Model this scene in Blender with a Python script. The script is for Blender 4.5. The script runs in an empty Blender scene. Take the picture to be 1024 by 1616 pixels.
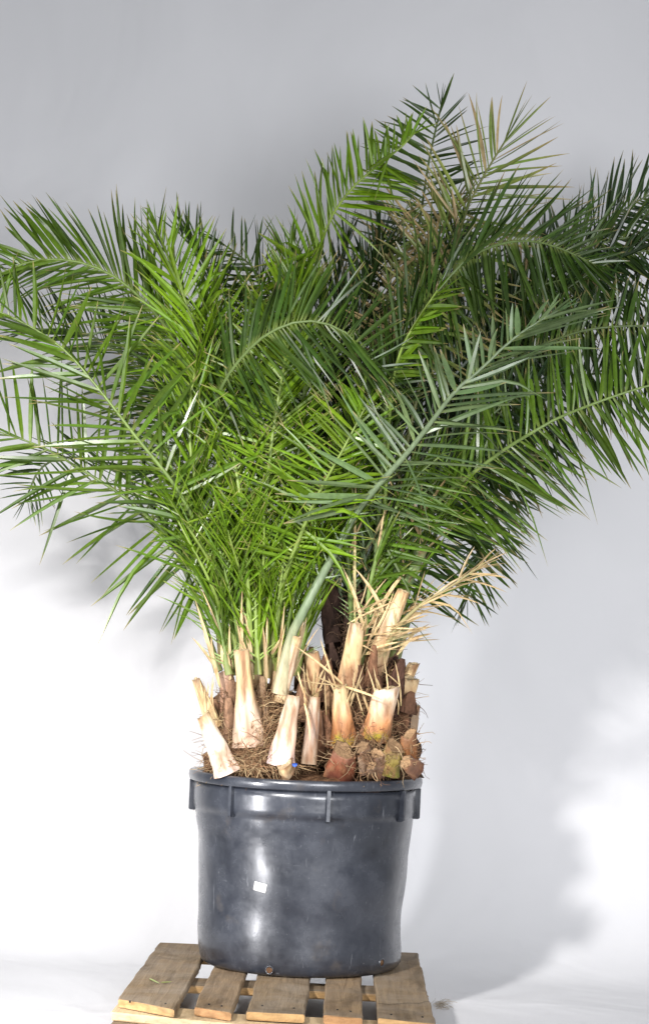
import bpy, math, random
from mathutils import Vector, Matrix, noise
random.seed(7)
R = math.radians
sc = bpy.context.scene
col = sc.collection

# ------------------------------------------------------------------ camera
F = 2903.0
CAM = Vector((0, -5.34, .964))
M = Matrix.Rotation(R(90 + 5.25), 3, 'X') @ Matrix.Rotation(R(2.4), 3, 'Z')
cd = bpy.data.cameras.new('camera')
cd.sensor_fit = 'HORIZONTAL'; cd.sensor_width = 36; cd.lens = F / 1024 * 36
cd.clip_start = .1; cd.clip_end = 60
cam = bpy.data.objects.new('camera', cd); col.objects.link(cam)
cam.matrix_world = Matrix.Translation(CAM) @ M.to_4x4()
sc.camera = cam

# ------------------------------------------------------------------ world, lamps, exposure
w = bpy.data.worlds.new('World'); sc.world = w; w.use_nodes = True
w.node_tree.nodes['Background'].inputs[0].default_value = (.93, .95, 1, 1)
w.node_tree.nodes['Background'].inputs[1].default_value = .29
sc.view_settings.view_transform = 'Standard'; sc.view_settings.look = 'None'
sc.view_settings.exposure = .2; sc.view_settings.gamma = 1
sc.view_settings.use_curve_mapping = False


def aim(o, target):
    o.rotation_euler = (Vector(target) - o.location).to_track_quat('-Z', 'Y').to_euler()


def spot(name, loc, target, power, size, blend, rad, c):
    l = bpy.data.lights.new(name, 'SPOT'); l.energy = power; l.spot_size = R(size); l.spot_blend = blend
    l.shadow_soft_size = rad; l.color = c
    o = bpy.data.objects.new(name, l); col.objects.link(o); o.location = loc; aim(o, target); return o


def area(name, loc, target, power, sx, sy, c, spread=180):
    l = bpy.data.lights.new(name, 'AREA'); l.shape = 'RECTANGLE'; l.size = sx; l.size_y = sy; l.energy = power
    l.color = c; l.spread = R(spread)
    o = bpy.data.objects.new(name, l); col.objects.link(o); o.location = loc; aim(o, target); return o


spot('key_strobe', (-1.30, -3.15, 2.2), (-.36, .9, .62), 640, 56, 1, .11, (1, .975, .965))
area('fill_softbox', (1.3, -4.2, 1.5), (.1, .8, 1.25), 66, 1.4, 1.4, (.95, .96, 1), 120)
area('strip_softbox', (-1.26, -1.22, .44), (-.12, -.1, .40), 6.5, .07, .62, (.97, .97, 1), 90)


# ------------------------------------------------------------------ helpers
def ray(px, py):
    return M @ Vector(((px - 512) / F, -(py - 808) / F, -1))


Y0 = .10                                            # depth of the middle of the pot


def P(px, py, dy=0.0):
    v = ray(px, py); t = (Y0 + dy - CAM.y) / v.y
    return CAM + v * t


def mpp(dy=0.0):                                    # metres per pixel at this depth
    return (Y0 + dy - CAM.y) / F


class MB:
    def __init__(s): s.v = []; s.f = []; s.c = []; s.m = []

    def add(s, vs, fs, cs, mi=0):
        n = len(s.v); s.v += [tuple(v) for v in vs]
        s.c += list(cs) if not isinstance(cs[0], float) else [cs] * len(vs)
        s.f += [tuple(n + i for i in f) for f in fs]; s.m += [mi] * len(fs)

    def build(s, name, mats, parent=None, smooth=True, base=Vector((0, 0, 0)), origin=None):
        me = bpy.data.meshes.new(name)
        o0 = Vector(origin) if origin is not None else Vector(base)
        me.from_pydata([(v[0] - o0.x, v[1] - o0.y, v[2] - o0.z) for v in s.v], [], s.f)
        a = me.color_attributes.new('Col', 'FLOAT_COLOR', 'POINT')
        flat = []
        for c in s.c: flat += [c[0], c[1], c[2], 1.0]
        a.data.foreach_set('color', flat)
        if not isinstance(mats, (list, tuple)): mats = [mats]
        for m in mats: me.materials.append(m)
        me.polygons.foreach_set('material_index', s.m)
        me.polygons.foreach_set('use_smooth', [smooth] * len(s.f))
        me.update()
        o = bpy.data.objects.new(name, me); col.objects.link(o)
        if parent is not None: o.parent = parent
        if origin is not None: o.location = o0 - Vector(base)
        return o


def tag(o, label=None, cat=None, group=None, kind=None):
    for k, v in (('label', label), ('category', cat), ('group', group), ('kind', kind)):
        if v: o[k] = v
    return o


def empty(name, loc, rz=0):
    o = bpy.data.objects.new(name, None); col.objects.link(o); o.location = loc
    o.rotation_euler = (0, 0, rz); o.empty_display_size = .1; return o


def mixc(a, b, t): return tuple(a[i] + (b[i] - a[i]) * t for i in range(3))
def mulc(a, k): return tuple(min(1, x * k) for x in a)


def mat(name, rough=.5, spec=.5):
    m = bpy.data.materials.new(name); m.use_nodes = True
    nt = m.node_tree; b = nt.nodes['Principled BSDF']
    b.inputs['Roughness'].default_value = rough
    b.inputs['Specular IOR Level'].default_value = spec
    return m, nt, b


def N(nt, t, **kw):
    n = nt.nodes.new(t)
    for k, v in kw.items():
        if k in n.inputs: n.inputs[k].default_value = v
        else: setattr(n, k, v)
    return n


def ramp(nt, src, stops):
    r = nt.nodes.new('ShaderNodeValToRGB'); e = r.color_ramp.elements
    while len(e) < len(stops): e.new(.5)
    for i, (p, c) in enumerate(stops):
        e[i].position = p; e[i].color = (*c, 1) if isinstance(c, tuple) else (c, c, c, 1)
    nt.links.new(src, r.inputs[0]); return r.outputs[0]


def coords(nt, scale, src='Object'):
    tc = nt.nodes.new('ShaderNodeTexCoord'); mp = nt.nodes.new('ShaderNodeMapping')
    mp.inputs['Scale'].default_value = scale
    nt.links.new(tc.outputs[src], mp.inputs[0]); return mp.outputs[0]


def noise_tex(nt, vec, scale, detail=4, rough=.55, dist=0):
    n = nt.nodes.new('ShaderNodeTexNoise')
    n.inputs['Scale'].default_value = scale; n.inputs['Detail'].default_value = detail
    n.inputs['Roughness'].default_value = rough; n.inputs['Distortion'].default_value = dist
    nt.links.new(vec, n.inputs['Vector']); return n.outputs['Fac']


def mixn(nt, fac, a, b, mode='MIX'):
    m = nt.nodes.new('ShaderNodeMix'); m.data_type = 'RGBA'; m.blend_type = mode
    for i, x in ((0, fac), (6, a), (7, b)):
        if isinstance(x, (int, float)): m.inputs[i].default_value = x
        elif isinstance(x, tuple): m.inputs[i].default_value = (*x, 1)
        else: nt.links.new(x, m.inputs[i])
    return m.outputs[2]


def bump(nt, b, h, strength, dist=.002):
    n = nt.nodes.new('ShaderNodeBump'); n.inputs['Strength'].default_value = strength
    n.inputs['Distance'].default_value = dist
    nt.links.new(h, n.inputs['Height']); nt.links.new(n.outputs[0], b.inputs['Normal'])


def vcol(nt):
    a = nt.nodes.new('ShaderNodeVertexColor'); a.layer_name = 'Col'; return a.outputs[0]


# ------------------------------------------------------------------ materials
# leaf blade: colour per leaflet, thin translucent
m_leaf, nt, b = mat('leaf_blade', .36, .38)
v = vcol(nt); nz = noise_tex(nt, coords(nt, (1, 1, 1)), 60, 3)
c = mixn(nt, 1, v, ramp(nt, nz, [(.3, .8), (.7, 1.15)]), 'MULTIPLY')
nt.links.new(c, b.inputs['Base Color'])
nt.links.new(ramp(nt, noise_tex(nt, coords(nt, (1, 1, 1)), 14, 2), [(.3, .22), (.7, .42)]), b.inputs['Roughness'])
tr = nt.nodes.new('ShaderNodeBsdfTranslucent'); nt.links.new(mixn(nt, 1, c, (1.1, 1.3, .5), 'MULTIPLY'), tr.inputs[0])
mx = nt.nodes.new('ShaderNodeMixShader'); mx.inputs[0].default_value = .16
out = nt.nodes['Material Output']
nt.links.new(b.outputs[0], mx.inputs[1]); nt.links.new(tr.outputs[0], mx.inputs[2]); nt.links.new(mx.outputs[0], out.inputs[0])

m_stalk, nt, b = mat('leaf_stalk', .42, .4)
v = vcol(nt); nz = noise_tex(nt, coords(nt, (1, 1, .25)), 90, 4)
nt.links.new(mixn(nt, 1, v, ramp(nt, nz, [(.3, .75), (.7, 1.15)]), 'MULTIPLY'), b.inputs['Base Color'])
bump(nt, b, nz, .3, .001)

# cut leaf bases: pale tissue with brown streaks
m_stub, nt, b = mat('leaf_base_tissue', .55, .3)
v = vcol(nt)
cc = coords(nt, (1, 1, .22))
n1 = noise_tex(nt, cc, 70, 5, .6, .4); n2 = noise_tex(nt, coords(nt, (1, 1, .5)), 18, 3)
c = mixn(nt, 1, v, ramp(nt, n1, [(.28, (.62, .5, .38)), (.5, (1, 1, 1)), (.8, (1.06, 1.04, 1))]), 'MULTIPLY')
c = mixn(nt, ramp(nt, n2, [(.55, 0.0), (.72, .55)]), c, (.30, .13, .055))
nt.links.new(c, b.inputs['Base Color']); bump(nt, b, n1, .5, .003)

m_cut, nt, b = mat('cut_surface', .8, .2)
v = vcol(nt); n1 = noise_tex(nt, coords(nt, (1, 1, 1)), 220, 4)
nt.links.new(mixn(nt, 1, v, ramp(nt, n1, [(.3, .6), (.7, 1.15)]), 'MULTIPLY'), b.inputs['Base Color']); bump(nt, b, n1, .6, .002)

m_fibre, nt, b = mat('fibre', .8, .2)
nt.links.new(vcol(nt), b.inputs['Base Color'])

m_trunk, nt, b = mat('trunk_bark', .9, .2)
cc = coords(nt, (1, 1, .45)); n1 = noise_tex(nt, cc, 45, 6, .7, .6)
nt.links.new(mixn(nt, 1, vcol(nt), ramp(nt, n1, [(.3, .3), (.7, 1.3)]), 'MULTIPLY'), b.inputs['Base Color']); bump(nt, b, n1, 1, .012)

m_soil, nt, b = mat('potting_soil', .95, .1)
n1 = noise_tex(nt, coords(nt, (1, 1, 1)), 60, 6, .7)
nt.links.new(ramp(nt, n1, [(.3, (.03, .016, .009)), (.55, (.14, .075, .04)), (.75, (.32, .2, .11))]), b.inputs['Base Color']); bump(nt, b, n1, 1, .01)

# scuffed dark plastic
m_plastic, nt, b = mat('pot_plastic', .4, .5)
o1 = coords(nt, (1, 1, 1))
big = noise_tex(nt, o1, 4, 4, .5, .1); med = noise_tex(nt, o1, 16, 6, .65, .1)
scr = noise_tex(nt, coords(nt, (1, 1, .12)), 120, 3, .6, .5); scr2 = noise_tex(nt, coords(nt, (.2, .2, 1)), 150, 3, .6, .8)
fine = noise_tex(nt, o1, 190, 3, .7)
c = ramp(nt, big, [(.3, (.009, .011, .016)), (.7, (.027, .031, .042))])
c = mixn(nt, ramp(nt, med, [(.40, 0.0), (.85, .45)]), c, (.07, .077, .092))
c = mixn(nt, ramp(nt, scr, [(.66, 0.0), (.74, .35)]), c, (.25, .26, .28))
c = mixn(nt, ramp(nt, scr2, [(.68, 0.0), (.78, .3)]), c, (.22, .23, .25))
c = mixn(nt, ramp(nt, fine, [(.70, 0.0), (.76, .5)]), c, (.35, .34, .33))
c = mixn(nt, ramp(nt, noise_tex(nt, o1, 9, 4), [(.62, 0.0), (.8, .45)]), c, (.11, .085, .06))
nt.links.new(c, b.inputs['Base Color'])
nt.links.new(ramp(nt, med, [(.3, .26), (.7, .46)]), b.inputs['Roughness'])
bump(nt, b, big, .5, .02)
b.inputs['Coat Weight'].default_value = .7; b.inputs['Coat Roughness'].default_value = .2
nt.links.new(ramp(nt, med, [(.35, .15), (.7, .34)]), b.inputs['Coat Roughness'])

m_white, nt, b = mat('white_sticker', .5, .4)
nt.links.new(ramp(nt, noise_tex(nt, coords(nt, (1, 1, 1)), 60), [(.3, (.75, .74, .72)), (.7, (.85, .84, .82))]), b.inputs['Base Color'])
m_dark, nt, b = mat('dark_void', .9, .1)
nt.links.new(ramp(nt, noise_tex(nt, coords(nt, (1, 1, 1)), 60), [(.3, .01), (.7, .03)]), b.inputs['Base Color'])
m_blue, nt, b = mat('blue_plastic', .4, .5)
nt.links.new(ramp(nt, noise_tex(nt, coords(nt, (1, 1, 1)), 90), [(.3, (.03, .10, .5)), (.7, (.06, .18, .7))]), b.inputs['Base Color'])


def wood(name, dark, light, end, grey):
    m, nt, b = mat(name, .8, .2)
    g = coords(nt, (1, .06, 1)); o1 = coords(nt, (1, 1, 1))
    n1 = noise_tex(nt, g, 55, 6, .65, .5); n2 = noise_tex(nt, o1, 7, 5, .6, .5); n3 = noise_tex(nt, o1, 38, 5, .7)
    c = ramp(nt, n1, [(.3, dark), (.7, light)])
    c = mixn(nt, ramp(nt, n2, [(.35, 0.0), (.65, .75)]), c, grey)
    c = mixn(nt, ramp(nt, noise_tex(nt, coords(nt, (1, .4, 1)), 9, 5, .65, .8), [(.48, 0.0), (.72, .7)]), c, mulc(dark, .42))
    c = mixn(nt, ramp(nt, n3, [(.60, 0.0), (.75, .6)]), c, mulc(dark, .45))
    geo = nt.nodes.new('ShaderNodeTexCoord'); sx = nt.nodes.new('ShaderNodeSeparateXYZ'); nt.links.new(geo.outputs['Normal'], sx.inputs[0])
    ab = nt.nodes.new('ShaderNodeMath'); ab.operation = 'ABSOLUTE'; nt.links.new(sx.outputs[1], ab.inputs[0])
    ec = ramp(nt, noise_tex(nt, coords(nt, (.25, 1, 1)), 60, 4, .6), [(.3, mulc(end, .55)), (.7, end)])
    c = mixn(nt, ramp(nt, ab.outputs[0], [(.6, 0.0), (.8, 1.0)]), c, ec)
    nt.links.new(c, b.inputs['Base Color']); bump(nt, b, n1, .9, .006); return m


m_wood = wood('weathered_wood', (.15, .10, .055), (.32, .225, .125), (.58, .36, .16), (.30, .245, .185))
m_wood2 = wood('weathered_wood_brown', (.17, .11, .06), (.36, .25, .14), (.50, .28, .13), (.25, .195, .14))
m_pine = wood('fresh_pine', (.55, .38, .2), (.74, .56, .34), (.72, .54, .33), (.66, .5, .3))

m_paper, nt, b = mat('backdrop_paper', .85, .15)
n1 = noise_tex(nt, coords(nt, (1.0, 1, .6)), 1.6, 3, .5, .6)
n2 = noise_tex(nt, coords(nt, (1, 1, 1)), 40, 3)
nt.links.new(ramp(nt, n1, [(.3, (.775, .775, .785)), (.7, (.83, .828, .838))]), b.inputs['Base Color'])
ad = nt.nodes.new('ShaderNodeMath'); ad.operation = 'MULTIPLY_ADD'; ad.inputs[1].default_value = .012
nt.links.new(n2, ad.inputs[0]); nt.links.new(n1, ad.inputs[2]); bump(nt, b, ad.outputs[0], .6, .06)

# ------------------------------------------------------------------ backdrop: one cyclorama sheet, floor sweeping up into wall
prof = [(-7, 0), (-4, 0), (-2, 0), (-.5, 0), (.4, 0), (.78, 0)]
RAD, WALL = .55, 1.36
for i in range(1, 13):
    a = i / 12 * math.pi / 2
    prof.append((WALL - RAD + RAD * math.sin(a), RAD - RAD * math.cos(a)))
z = RAD
while z < 5: z += .12; prof.append((WALL, z))
bd = MB(); nx = 90; vs = []
for i in range(nx + 1):
    x = -4 + 8 * i / nx
    for (y, z) in prof:
        k = max(0, min(1, (z - .3) / 1.2))
        dy = .055 * k * (noise.noise(Vector((x * 1.3 + z * .5, 3.1, z * .5))) + .5 * noise.noise(Vector((x * 3.5 + z * 1.4, 7.7, z * .9))))
        vs.append((x, y + dy, z))
n = len(prof)
bd.add(vs, [(i * n + j, (i + 1) * n + j, (i + 1) * n + j + 1, i * n + j + 1) for i in range(nx) for j in range(n - 1)], (.8, .8, .8))
tag(bd.build('backdrop', m_paper), kind='structure')


# ------------------------------------------------------------------ pallet
def board(mb, x0, x1, y0, y1, z0, z1, seed, axis='y', ragged=.009):
    """board with many sections, worn edges and slightly ragged ends"""
    random.seed(seed); nl = 28; sec = []
    e = .0035
    L0, L1 = (y0, y1) if axis == 'y' else (x0, x1)
    a0, a1 = (x0, x1) if axis == 'y' else (y0, y1)
    cs = [(a0 + e, z0), (a0, z0 + e), (a0, z1 - e), (a0 + e, z1), ((a0 + a1) / 2, z1), (a1 - e, z1), (a1, z1 - e), (a1, z0 + e), (a1 - e, z0)]
    vs = []; k = len(cs)
    ts = [0, .004] + [i / nl for i in range(1, nl)] + [.996, 1]
    for ti, t in enumerate(ts):
        l = L0 + (L1 - L0) * t
        for j, (a, zz) in enumerate(cs):
            o = 6 * l + seed * 3.7
            da = ragged * .45 * noise.noise(Vector((o, a * 9, 1))) + ragged * .3 * noise.noise(Vector((o * 5, a * 9, 8)))
            dz = .0016 * noise.noise(Vector((o, a * 25, 5)))
            dl = 0
            if ti in (0, len(ts) - 1): dl = ragged * noise.noise(Vector((a * 30, zz * 60, seed)))
            aa = a + da if j != 4 else a
            if ti in (0, len(ts) - 1):
                aa = (aa - (a0 + a1) / 2) * .985 + (a0 + a1) / 2; zz = (zz - (z0 + z1) / 2) * .9 + (z0 + z1) / 2
            p = (aa, l + dl, zz + dz) if axis == 'y' else (l + dl, aa, zz + dz)
            vs.append(p)
    fs = []
    for i in range(len(ts) - 1):
        for j in range(k):
            q = (i * k + j, i * k + (j + 1) % k, (i + 1) * k + (j + 1) % k, (i + 1) * k + j)
            fs.append(q if axis == 'y' else q[::-1])
    fs.append(tuple(range(k)) if axis != 'y' else tuple(reversed(range(k))))
    n = len(vs); fs.append(tuple(range(n - k, n)) if axis == 'y' else tuple(reversed(range(n - k, n))))
    mb.add(vs, fs, (.5, .4, .3))


PB = Vector((-.066, -.16, 0))
pallet = empty('wooden_pallet', PB, R(-1.0))
tag(pallet, 'worn wooden shipping pallet with five deck boards under the black pot', 'pallet')
zt = .144
decks = [(-.396, -.240, (-.445, -.575), .56), (-.198, -.100, (-.515, -.570), .575), (-.065, .080, (-.552, -.556), .57), (.124, .222, (-.560, -.566), .575), (.258, .400, (-.566, -.598), .58)]
for i, (a, b_, y0, y1) in enumerate(decks):
    mb = MB(); board(mb, a, b_, y0[0], y1, zt - .022, zt, 11 + i)
    for q, v_ in enumerate(mb.v):                  # front end sawn (or broken) slightly askew
        f_ = max(0, min(1, (.1 - v_[1]) / .6)); mb.v[q] = (v_[0], v_[1] + (y0[1] - y0[0]) * (v_[0] - a) / (b_ - a) * f_, v_[2])
    o = mb.build('deck_board', m_wood2 if i in (1, 3) else m_wood, pallet, smooth=False)
    if i == 4: o['label'] = 'right deck board with a long crack near its front end'
for i, y in enumerate((-.54, 0, .51)):
    mb = MB(); board(mb, -.402, .402, y - (.075 if i == 0 else .07), y + .07, zt - .0445, zt - .0235, 31 + i, 'x')
    if i == 0: mb.v = [(v_[0], v_[1] + .015 + .085 * max(0, min(1, (-.08 - v_[0]) / .32)), v_[2]) for v_ in mb.v]
    o = mb.build('cross_board', m_pine if i == 0 else m_wood, pallet, smooth=False)
    if i == 0: o['label'] = 'fresh pale pine cross board at the front'
for y in (-.54, 0, .51):
    for x in (-.35, 0, .35):
        mb = MB(); board(mb, x - .05, x + .05, y - .065, y + .065, .023, zt - .0455, int(50 + x * 20 + y * 30), 'y', .002)
        mb.build('block', m_wood2, pallet, smooth=False)
for i, x in enumerate((-.35, 0, .35)):
    mb = MB(); board(mb, x - .05, x + .05, -.59, .58, .001, .0215, 71 + i)
    mb.build('bottom_board', m_wood2, pallet, smooth=False)
# crack in the right deck board: a dark split sunk in a thin zigzag
mb = MB(); pts = [(.262, -.365), (.29, -.372), (.315, -.358), (.34, -.34), (.368, -.337), (.385, -.31), (.397, -.30)]
for i in range(len(pts) - 1):
    (xa, ya), (xb, yb) = pts[i], pts[i + 1]
    mb.add([(xa, ya, zt + .0022), (xb, yb, zt + .0022), (xb, yb + .004, zt + .0022), (xa, ya + .003, zt + .0022)], [(0, 1, 2, 3)], (.02, .02, .02))
mb.build('crack', m_dark, [c for c in pallet.children if c.name.startswith('deck_board')][-1])
# nail heads
for i, (a, b_, y0, y1) in enumerate(decks):
    pr = [c for c in pallet.children if c.name.startswith('deck_board')][i]
    for (nx_, ny_) in ((a + .035, y0[1] + .09), (b_ - .03, y0[1] + .075)):
        mb = MB(); vs = [(nx_ + .0025 * math.cos(k), ny_ + .0025 * math.sin(k), zt + .0025) for k in [j * math.pi / 4 for j in range(8)]]
        vs += [(q[0], q[1], zt - .003) for q in vs]
        mb.add(vs, [tuple(range(8))] + [(j, 8 + j, 8 + (j + 1) % 8, (j + 1) % 8) for j in range(8)], (.1, .1, .1))
        mb.build('nail', m_dark, pr)

# ------------------------------------------------------------------ pot
PX, PY, PZ = -.022, Y0, .1465
K = mpp(0)
pot = empty('plant_pot', (PX, PY, PZ))
tag(pot, 'big round dark grey plastic nursery pot with scuffs, standing on the pallet', 'pot')
H = .545                                           # rim top above pallet
# (height, mean radius px, left-right skew px)
prof_r = [(0, 146, 1), (.006, 152, 2), (.02, 156, 3), (.05, 157.5, 2), (.10, 158, 0), (.17, 158.5, 0), (.24, 160, 1), (.32, 163, 1),
          (.37, 166, 2), (.41, 169, 1), (.437, 170.5, 0), (.440, 172.5, 0), (.47, 173, -1), (.513, 173.5, -1)]


def pot_r(zz, th):
    for i in range(len(prof_r) - 1):
        if zz <= prof_r[i + 1][0] or i == len(prof_r) - 2:
            a, b2 = prof_r[i], prof_r[i + 1]; t = max(0, min(1, (zz - a[0]) / (b2[0] - a[0])))
            r = a[1] + (b2[1] - a[1]) * t + (a[2] + (b2[2] - a[2]) * t) * math.cos(th)
            break
    k = math.sin(math.pi * min(1, max(0, zz / .5)))
    r += k * (1.1 * math.sin(zz * 26 + 1) + 2.6 * noise.noise(Vector((math.cos(th) * 1.3, math.sin(th) * 1.3, zz * 6))) + 1.2 * noise.noise(Vector((math.cos(th) * 3, math.sin(th) * 3, zz * 11 + 5))))
    return r * K


def lathe(rows, nseg=160, closed=False):
    mb = MB(); vs = []
    for (f, zz) in rows:
        for j in range(nseg):
            th = 2 * math.pi * j / nseg; r = f(th)
            vs.append((r * math.cos(th), r * math.sin(th), zz if not callable(zz) else zz(th)))
    fs = [(i * nseg + j, i * nseg + (j + 1) % nseg, (i + 1) * nseg + (j + 1) % nseg, (i + 1) * nseg + j) for i in range(len(rows) - 1) for j in range(nseg)]
    mb.add(vs, fs, (.1, .1, .1)); return mb


rows = [(lambda th: .01, .004)]
zs = [0, .006, .013, .02, .035] + [.05 + .015 * i for i in range(26)] + [.437, .440, .455, .47, .49, .513]
zs = sorted(set(round(q, 4) for q in zs))
for zz in zs: rows.append((lambda th, zz=zz: pot_r(zz, th), zz))
for zz in (.513, .45, .3, .1, .02): rows.append((lambda th, zz=zz: pot_r(zz, th) - .006, zz))
lathe(rows).build('pot_body', m_plastic, pot)
# rolled rim
rr = 181 * K
wob = lambda th: .0025 * math.sin(2 * th + .6) + .0015 * math.sin(3 * th)
rimp = [(-.0135, -.029), (-.003, -.029), (-.001, -.026), (.0015, -.015), (.0005, -.005), (-.003, -.001), (-.008, 0), (-.021, -.001), (-.025, -.004), (-.026, -.026), (-.0135, -.029)]
rim = lathe([(lambda th, a=a: rr + a + wob(th), lambda th, q=q: H + q + .003 * math.sin(2 * th + 2) ) for (a, q) in rimp]).build('rim', m_plastic, pot)
# fins under the rim
for deg in (-86, -38, 11.5, 57, 84, 128, 176, 222):
    th = R(deg - 90); mb = MB()
    tz = H - .028; bz = tz - .088; wv = .0048
    c_, s_ = math.cos(th), math.sin(th); r0t = pot_r(.48, th) - .004; r0b = pot_r(bz, th) - .004
    ro, rb = rr - .001, pot_r(bz, th) + .017
    vs = []
    for (r, zz) in ((r0t, tz), (ro, tz), (rb + .002, bz + .003), (rb - .002, bz), (r0b, bz)):
        for s in (-1, 1): vs.append((r * c_ - s * wv * s_, r * s_ + s * wv * c_, zz))
    fs = [(0, 2, 4, 6, 8), (9, 7, 5, 3, 1)] + [(2 * i, 2 * i + 1, (2 * i + 3) % 10, (2 * i + 2) % 10) for i in range(5)]
    mb.add(vs, fs, (.1, .1, .1)); mb.build('fin', m_plastic, pot, smooth=False)


def patch(px0, py0, wpx, hpx, rot, off, name, m, nu=6, nv=4, jag=0):
    """small flexible rectangle lying on the pot wall, found by its place on the wall"""
    v = ray(px0, py0); t = (PY - CAM.y) / v.y; q = CAM + v * t
    x = q.x - PX; zz = q.z - PZ; mb = MB(); vs = []
    for layer in (off, off + .0006):
        for j in range(nv + 1):
            for i in range(nu + 1):
                u = (i / nu - .5) * wpx * K; w_ = (j / nv - .5) * hpx * K
                uu = u * math.cos(rot) - w_ * math.sin(rot); ww = u * math.sin(rot) + w_ * math.cos(rot)
                if jag: ww += jag * K * noise.noise(Vector((i * 2.1, j * 1.3, 1)))
                s = (x + uu) / pot_r(zz, -1.57); s = max(-.99, min(.99, s)); th = -math.pi / 2 + math.asin(s)
                z2 = (zz + ww); r = pot_r(z2, th) + layer
                vs.append((r * math.cos(th), r * math.sin(th), z2))
    n1 = (nu + 1) * (nv + 1); fs = []
    for j in range(nv):
        for i in range(nu):
            a = j * (nu + 1) + i; fs.append((a + n1, a + 1 + n1, a + nu + 2 + n1, a + nu + 1 + n1)); fs.append((a, a + nu + 1, a + nu + 2, a + 1))
    ring = [i for i in range(nu + 1)] + [j * (nu + 1) + nu for j in range(1, nv + 1)] + [nv * (nu + 1) + i for i in range(nu - 1, -1, -1)] + [j * (nu + 1) for j in range(nv - 1, 0, -1)]
    for i in range(len(ring)):
        a, b2 = ring[i], ring[(i + 1) % len(ring)]; fs.append((a, b2, b2 + n1, a + n1))
    mb.add(vs, fs, (.8, .8, .8)); return mb.build(name, m, pot)


patch(415, 1384, 19, 13, R(-10), .0008, 'sticker', m_white)
# torn strip of white film hanging at the left under the rim
mb = MB(); vs = []
for j in range(9):
    for i in range(3):
        a = P(303 + i * 2.5 + 1.5 * math.sin(j), 1238 + j * 6, 0); vs.append(tuple(a - Vector((PX, PY, PZ)) + Vector((-.001, -.02 + .004 * math.sin(j * 1.7 + i), 0))))
mb.add(vs, [(j * 3 + i, j * 3 + i + 1, j * 3 + i + 4, j * 3 + i + 3) for j in range(8) for i in range(2)], (.8, .8, .8))
mb.build('torn_film', m_white, pot)
# drainage holes with brown root plugs
for (px, py, r) in ((425, 1532, 5.5), (602, 1528, 5.5)):
    v = ray(px, py); q = CAM + v * ((PY - .27 - CAM.y) / v.y)
    x = q.x - PX; zz = max(.018, q.z - PZ); th = -math.pi / 2 + math.asin(x / pot_r(zz, -1.5)); r0 = pot_r(zz, th)
    n_ = Vector((math.cos(th), math.sin(th), 0)); t_ = Vector((-math.sin(th), math.cos(th), 0)); up = Vector((0, 0, 1))
    c0 = n_ * r0 + up * zz; mb = MB(); vs = []
    for (rad, off) in ((r + 2, -.001), (r + 1, .003), (r, .0035), (r - 1, .001)):
        for k in range(16):
            a = k * math.pi / 8; vs.append(tuple(c0 + n_ * off + (t_ * math.cos(a) + up * math.sin(a)) * rad * K))
    mb.add(vs, [(i * 16 + k, i * 16 + (k + 1) % 16, (i + 1) * 16 + (k + 1) % 16, (i + 1) * 16 + k) for i in range(3) for k in range(16)], (.1, .1, .1))
    h = mb.build('drain_hole', m_plastic, pot)
    mb = MB(); vs = [tuple(c0 + n_ * .0045)] + [tuple(c0 + n_ * (.0012 + .001 * math.sin(k * 3)) + (t_ * math.cos(k * math.pi / 6) + up * math.sin(k * math.pi / 6)) * (r - .8 + .6 * math.sin(k * 2.3)) * K) for k in range(12)]
    mb.add(vs, [(0, 1 + k, 1 + (k + 1) % 12) for k in range(12)], (.3, .17, .08)); mb.build('root_plug', m_soil, h)

# soil
mb = MB(); vs = [(PX, PY, PZ + H - .012)]; nr, ns = 14, 72
for i in range(1, nr + 1):
    for j in range(ns):
        th = 2 * math.pi * j / ns; r = (rr - .028) * i / nr
        x, y = r * math.cos(th), r * math.sin(th)
        vs.append((PX + x, PY + y, PZ + H - .016 + .022 * noise.noise(Vector((x * 14, y * 14, 2))) + .055 * (1 - i / nr) - (.012 if i == nr else 0)))
fs = [(0, 1 + j, 1 + (j + 1) % ns) for j in range(ns)]
fs += [(1 + i * ns + j, 1 + (i + 1) * ns + j, 1 + (i + 1) * ns + (j + 1) % ns, 1 + i * ns + (j + 1) % ns) for i in range(nr - 1) for j in range(ns)]
mb.add(vs, fs, (.2, .1, .06))
tag(mb.build('potting_soil', m_soil), 'brown soil and root litter filling the black pot', 'soil', kind='stuff')


# ------------------------------------------------------------------ palms
def catmull(pts, n):
    p = [pts[0] * 2 - pts[1]] + pts + [pts[-1] * 2 - pts[-2]]; out = []
    seg = len(pts) - 1
    for k in range(n + 1):
        u = k / n * seg; i = min(int(u), seg - 1); t = u - i
        a, b_, c_, d_ = p[i], p[i + 1], p[i + 2], p[i + 3]
        out.append(.5 * ((2 * b_) + (c_ - a) * t + (2 * a - 5 * b_ + 4 * c_ - d_) * t * t + (3 * b_ - a - 3 * c_ + d_) * t ** 3))
    return out


def resample(pts, n):
    q = catmull(pts, 200); d = [0]
    for i in range(200): d.append(d[-1] + (q[i + 1] - q[i]).length)
    L = d[-1]; out = []; j = 0
    for k in range(n + 1):
        s = L * k / n
        while j < 199 and d[j + 1] < s: j += 1
        t = (s - d[j]) / max(1e-9, d[j + 1] - d[j]); out.append(q[j].lerp(q[j + 1], t))
    return out, L


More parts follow.
